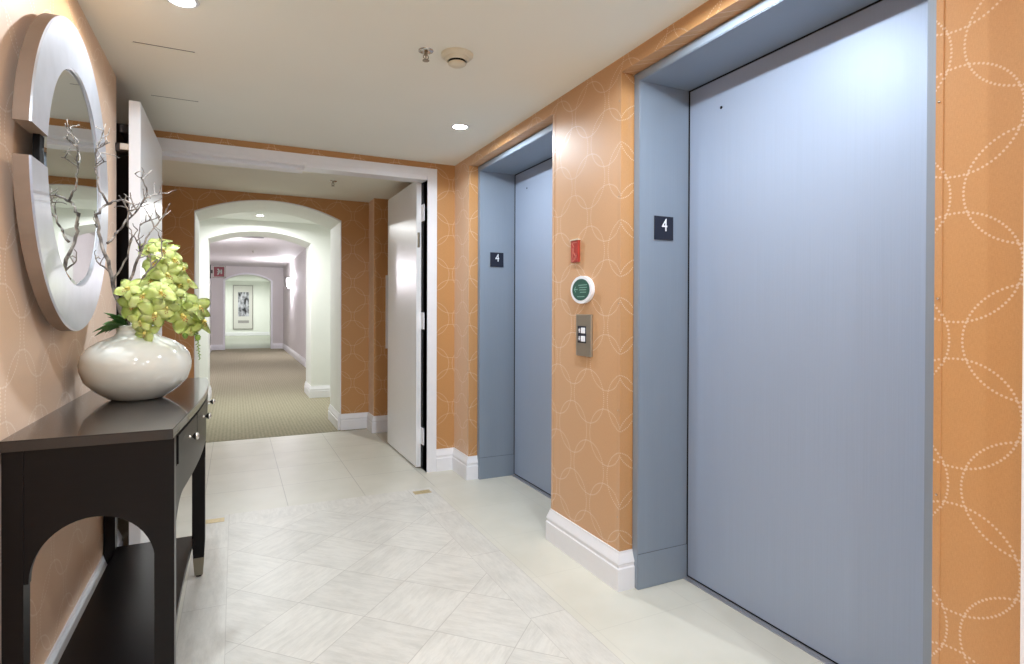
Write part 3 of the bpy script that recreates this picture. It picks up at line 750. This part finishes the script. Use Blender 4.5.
# ------------------------------------------------------------------ ceiling fittings
def downlight(x, y, z, label, group=True, proto=[None]):
    if proto[0] is None:
        r = empty('recessed_downlight', (x, y, z), label, 'ceiling light', 'recessed downlights')
        b = B(); lathe(b, [(.040, -.002), (.041, -.005), (.048, -.0045), (.054, 0.), (.040, 0.)], 32, (x, y, z)); part('trim_ring', b, 'white', r, True)
        b = B(); lathe(b, [(0, -.0045), (.030, -.0040), (.0405, -.002)], 32, (x, y, z)); part('lens', b, 'lens', r, True)
        proto[0] = r; return r
    r = copy_tree(proto[0]); r.location = (x, y, z); r['label'] = label; return r
downlight(1.17, 3.13, CZ, 'recessed downlight glowing in the ceiling before the far elevator')
downlight(-.165, 2.275, CZ, 'recessed downlight at the top edge of the photo, near the mirror wall')
downlight(1.17, 1.43, CZ, 'recessed downlight in the ceiling before the near elevator')
downlight(.27, 7.55, 2.30, 'recessed downlight glowing inside the white arched passage')
for x, y in ((-.165, .55), (1.17, -.3), (-.165, -1.2), (1.17, -1.9)):
    downlight(x, y, CZ, 'recessed downlight at the near end of the lobby ceiling, out of frame')
r = empty('smoke_detector', (.829, 2.256, CZ), 'round cream smoke detector on the lobby ceiling', 'smoke detector')
b = B(); lathe(b, [(.066, 0), (.066, -.008), (.060, -.014), (.050, -.016)], 40, (.829, 2.256, CZ)); lathe(b, [(.050, -.016), (.048, -.026), (.040, -.030)], 40, (.829, 2.256, CZ)); part('base', b, 'cream', r, True)
b = B(); lathe(b, [(.034, -.026), (.034, -.038)], 32, (.829, 2.256, CZ)); part('vent_slot', b, 'black', r, True)
b = B(); lathe(b, [(.037, -.037), (.037, -.041), (.028, -.047), (.0, -.049)], 32, (.829, 2.256, CZ)); part('cap', b, 'cream', r, True)
def sprinkler(x, y, z, label):
    r = empty('ceiling_sprinkler', (x, y, z), label, 'sprinkler', 'ceiling sprinklers')
    b = B(); lathe(b, [(.031, 0), (.030, -.003), (.014, -.006), (.0, -.006)], 24, (x, y, z)); part('escutcheon', b, 'nickel', r, True)
    b = B(); tube(b, [(x, y, z), (x, y, z-.02)], .007, 10); tube(b, [(x-.008, y, z-.018), (x-.011, y, z-.028), (x, y, z-.040)], .002, 6); tube(b, [(x+.008, y, z-.018), (x+.011, y, z-.028), (x, y, z-.040)], .002, 6); tube(b, [(x, y, z-.02), (x, y, z-.04)], .0025, 6); part('head', b, 'ferrule', r)
    b = B(); lathe(b, [(0, -.040), (.014, -.040), (.014, -.042), (0, -.042)], 16, (x, y, z)); part('deflector', b, 'ferrule', r)
sprinkler(.702, 2.278, CZ, 'small metal sprinkler head beside the cream smoke detector')
sprinkler(.726, 4.92, CZ, 'small sprinkler head on the ceiling just beyond the fire doors')
sprinkler(.344, 13.5, 2.42, 'tiny dark sprinkler head on the corridor ceiling beyond the vent')
r = empty('ceiling_hatch', (-.26, 3.03, CZ), 'flush painted access hatch in the lobby ceiling with a thin dark edge gap', 'ceiling hatch')
b = B(); box(b, -.372, -.142, 2.722, 3.345, CZ-.0015, CZ+.004, .0006); part('panel', b, 'ceiling', r)
b = B(); box(b, -.366, -.150, 2.712, 2.717, CZ-.0008, CZ+.004); part('edge_gap', b, 'dark', r)
b = B(); box(b, -.376, -.170, 3.349, 3.353, CZ-.0008, CZ+.004); part('edge_gap', b, 'dark', r)
r = empty('ceiling_vent', (.26, 10.75, 2.42), 'flat grey air vent on the corridor ceiling behind the white passage', 'vent')
b = B(); box(b, .07, .45, 10.55, 10.95, 2.408, 2.42, .003); part('frame', b, 'grey', r)
b = B()
for k in range(8): box(b, .09, .43, 10.58+k*.045, 10.60+k*.045, 2.402, 2.409)
part('louvre', b, 'grey', r)

# ------------------------------------------------------------------ corridor fittings
r = empty('exit_sign', (-.42, 15., 2.03), 'red exit sign with a pale border hung at the end of the corridor', 'sign')
b = B(); box(b, -.47, -.20, 14.97, 15.03, 1.90, 2.18, .004); part('housing', b, 'redexit', r)
b = B(); box(b, -.62, -.47, 14.99, 15.01, 2.0, 2.08); box(b, -.545, -.50, 14.96, 15.04, 1.88, 2.20, .003); part('bracket', b, 'dark', r)
b = B(); E_ = lambda a, c, d: (a, 14.97-d, c)
stroke(b, [(-.455, 1.915), (-.215, 1.915), (-.215, 2.165), (-.455, 2.165), (-.455, 1.915)], .018, E_, 0, .003)
stroke(b, [(-.36, 2.10), (-.325, 2.05), (-.36, 1.98)], .03, E_, 0, .003); stroke(b, [(-.29, 2.08), (-.29, 2.0)], .03, E_, 0, .003); stroke(b, [(-.37, 2.04), (-.28, 2.04)], .02, E_, 0, .003)
part('pictogram', b, 'pale', r)
def sconce(x, y, s, label):
    r = empty('wall_sconce', (x, y, 1.86), label, 'wall lamp', 'corridor wall sconces')
    b = B(); box(b, min(x, x-s*.02), max(x, x-s*.02), y-.05, y+.05, 1.76, 1.92, .004); part('back_plate', b, 'nickel', r)
    b = B(); prof = [(.06, -.12), (.085, 0), (.09, .12)]
    rows = []
    for R_, h in prof: rows.append([b.verts.new((x-s*(.02+R_*sin(pi*i/12)), y+R_*cos(pi*i/12)*1.3, 1.85+h)) for i in range(13)])
    for A_, C_ in zip(rows, rows[1:]):
        for i in range(12): b.faces.new((A_[i], A_[i+1], C_[i+1], C_[i]))
    bmesh.ops.solidify(b, geom=b.faces[:], thickness=.003)
    part('shade', b, 'sconce', r, True)
sconce(1.30, 15.9, 1, 'glowing white sconce on the corridor wall opposite the red exit sign'); sconce(-.62, 11., -1, 'added white sconce, unseen behind the passage opening, brightening the facing corridor wall')  # the second sconce is added, unseen, to light the right wall
r = empty('framed_print', (.31, 28.2, 1.24), 'tall framed black and white print on the far end wall', 'picture')
def shifted(b, z): 
    pass
b = B()
x0, x1, z0, z1 = -.09, .72, .28, 2.24
prism(b, [(x0, z0), (x1, z0), (x1, z1), (x0, z1)], WY, 28.16, 28.2); part('frame', b, 'silverframe', r)
b = B(); box(b, x0+.035, x1-.035, 28.152, 28.161, z0+.035, z1-.035); part('mat', b, 'mat', r)
b = B(); box(b, .115, .555, 28.146, 28.153, .86, 1.93); part('print', b, 'art', r)
b = B(); box(b, .115, .555, 28.147, 28.153, .56, .68); part('caption_band', b, 'grey', r)

# ------------------------------------------------------------------ lights
def area(name, loc, power, size, color=(.83, .915, 1.), spread=150, rot=(0, 0, 0)):
    L = bpy.data.lights.new(name, 'AREA'); L.shape = 'DISK'; L.size = size; L.energy = power; L.color = color; L.spread = radians(spread)
    o = bpy.data.objects.new(name, L); o.location = loc; o.rotation_euler = rot; col.objects.link(o); return o
def point(loc, power, color, rad=.05, nm='sconce_lamp'):
    L = bpy.data.lights.new(nm, 'POINT'); L.energy = power; L.color = color; L.shadow_soft_size = rad
    o = bpy.data.objects.new(nm, L); o.location = loc; col.objects.link(o)
def spot(loc, power):
    L = bpy.data.lights.new('downlight_beam', 'SPOT'); L.energy = power; L.color = (.83, .915, 1.); L.shadow_soft_size = .010
    L.spot_size = radians(164); L.spot_blend = .12
    o = bpy.data.objects.new('downlight_beam', L); o.location = loc; col.objects.link(o)
for x, y, pw in ((1.17, 3.13, 16), (-.165, 2.275, 14), (1.17, 1.43, 16), (-.165, .55, 16), (1.17, -.3, 18), (-.165, -1.2, 18), (1.17, -1.9, 18)):
    area('downlight_lamp', (x, y, CZ-.0115), pw*.58, .05, spread=175)
    spot((x, y, CZ-.0095), pw*.85)
area('passage_lamp', (.27, 7.55, 2.284), 31, .06, (.98, 1., 1.), 170)
point((1.20, 15.6, 2.02), 40, (.95, .92, 1.)); point((1.20, 15.6, 1.68), 28, (.95, .92, 1.))
point((-.50, 11., 2.02), 34, (.95, .92, 1.)); point((-.50, 11., 1.68), 24, (.95, .92, 1.))  # lamps of the added, hidden sconce
area('far_lamp', (.31, 26.6, 2.40), 42, .1, (.98, 1., .97), 170)
area('far_lamp', (.31, 22.5, 2.40), 30, .1, (.98, 1., .97), 170)

w = bpy.data.worlds.new('World'); sc.world = w; w.use_nodes = True
w.node_tree.nodes['Background'].inputs[0].default_value = (.9, .93, 1, 1); w.node_tree.nodes['Background'].inputs[1].default_value = .3

# ------------------------------------------------------------------ camera
f, yaw, pitch, roll, cy_ = 575.252, radians(25.7025), radians(-.32916), radians(.19969), 313.563
fw = Vector((sin(yaw)*cos(pitch), cos(yaw)*cos(pitch), sin(pitch))); rt = Vector((cos(yaw), -sin(yaw), 0)); up = rt.cross(fw)
r2 = rt*cos(roll)+up*sin(roll); u2 = up*cos(roll)-rt*sin(roll)
cam = bpy.data.cameras.new('camera'); cam.sensor_width = 36; cam.lens = f/1024*36; cam.shift_y = (cy_-332)/1024; cam.clip_start = .02
co = bpy.data.objects.new('camera', cam); col.objects.link(co)
m = Matrix((r2, u2, -fw)).transposed().to_4x4(); m.translation = (0, 0, 1.17); co.matrix_world = m
sc.camera = co
vs = sc.view_settings; vs.view_transform = 'Standard'; vs.look = 'None'; vs.gamma = 1; vs.use_curve_mapping = False; vs.exposure = .15
sc.cycles.max_bounces = 10; sc.cycles.diffuse_bounces = 6; sc.cycles.glossy_bounces = 5; sc.cycles.use_denoising = True
sc.cycles.sample_clamp_indirect = 6
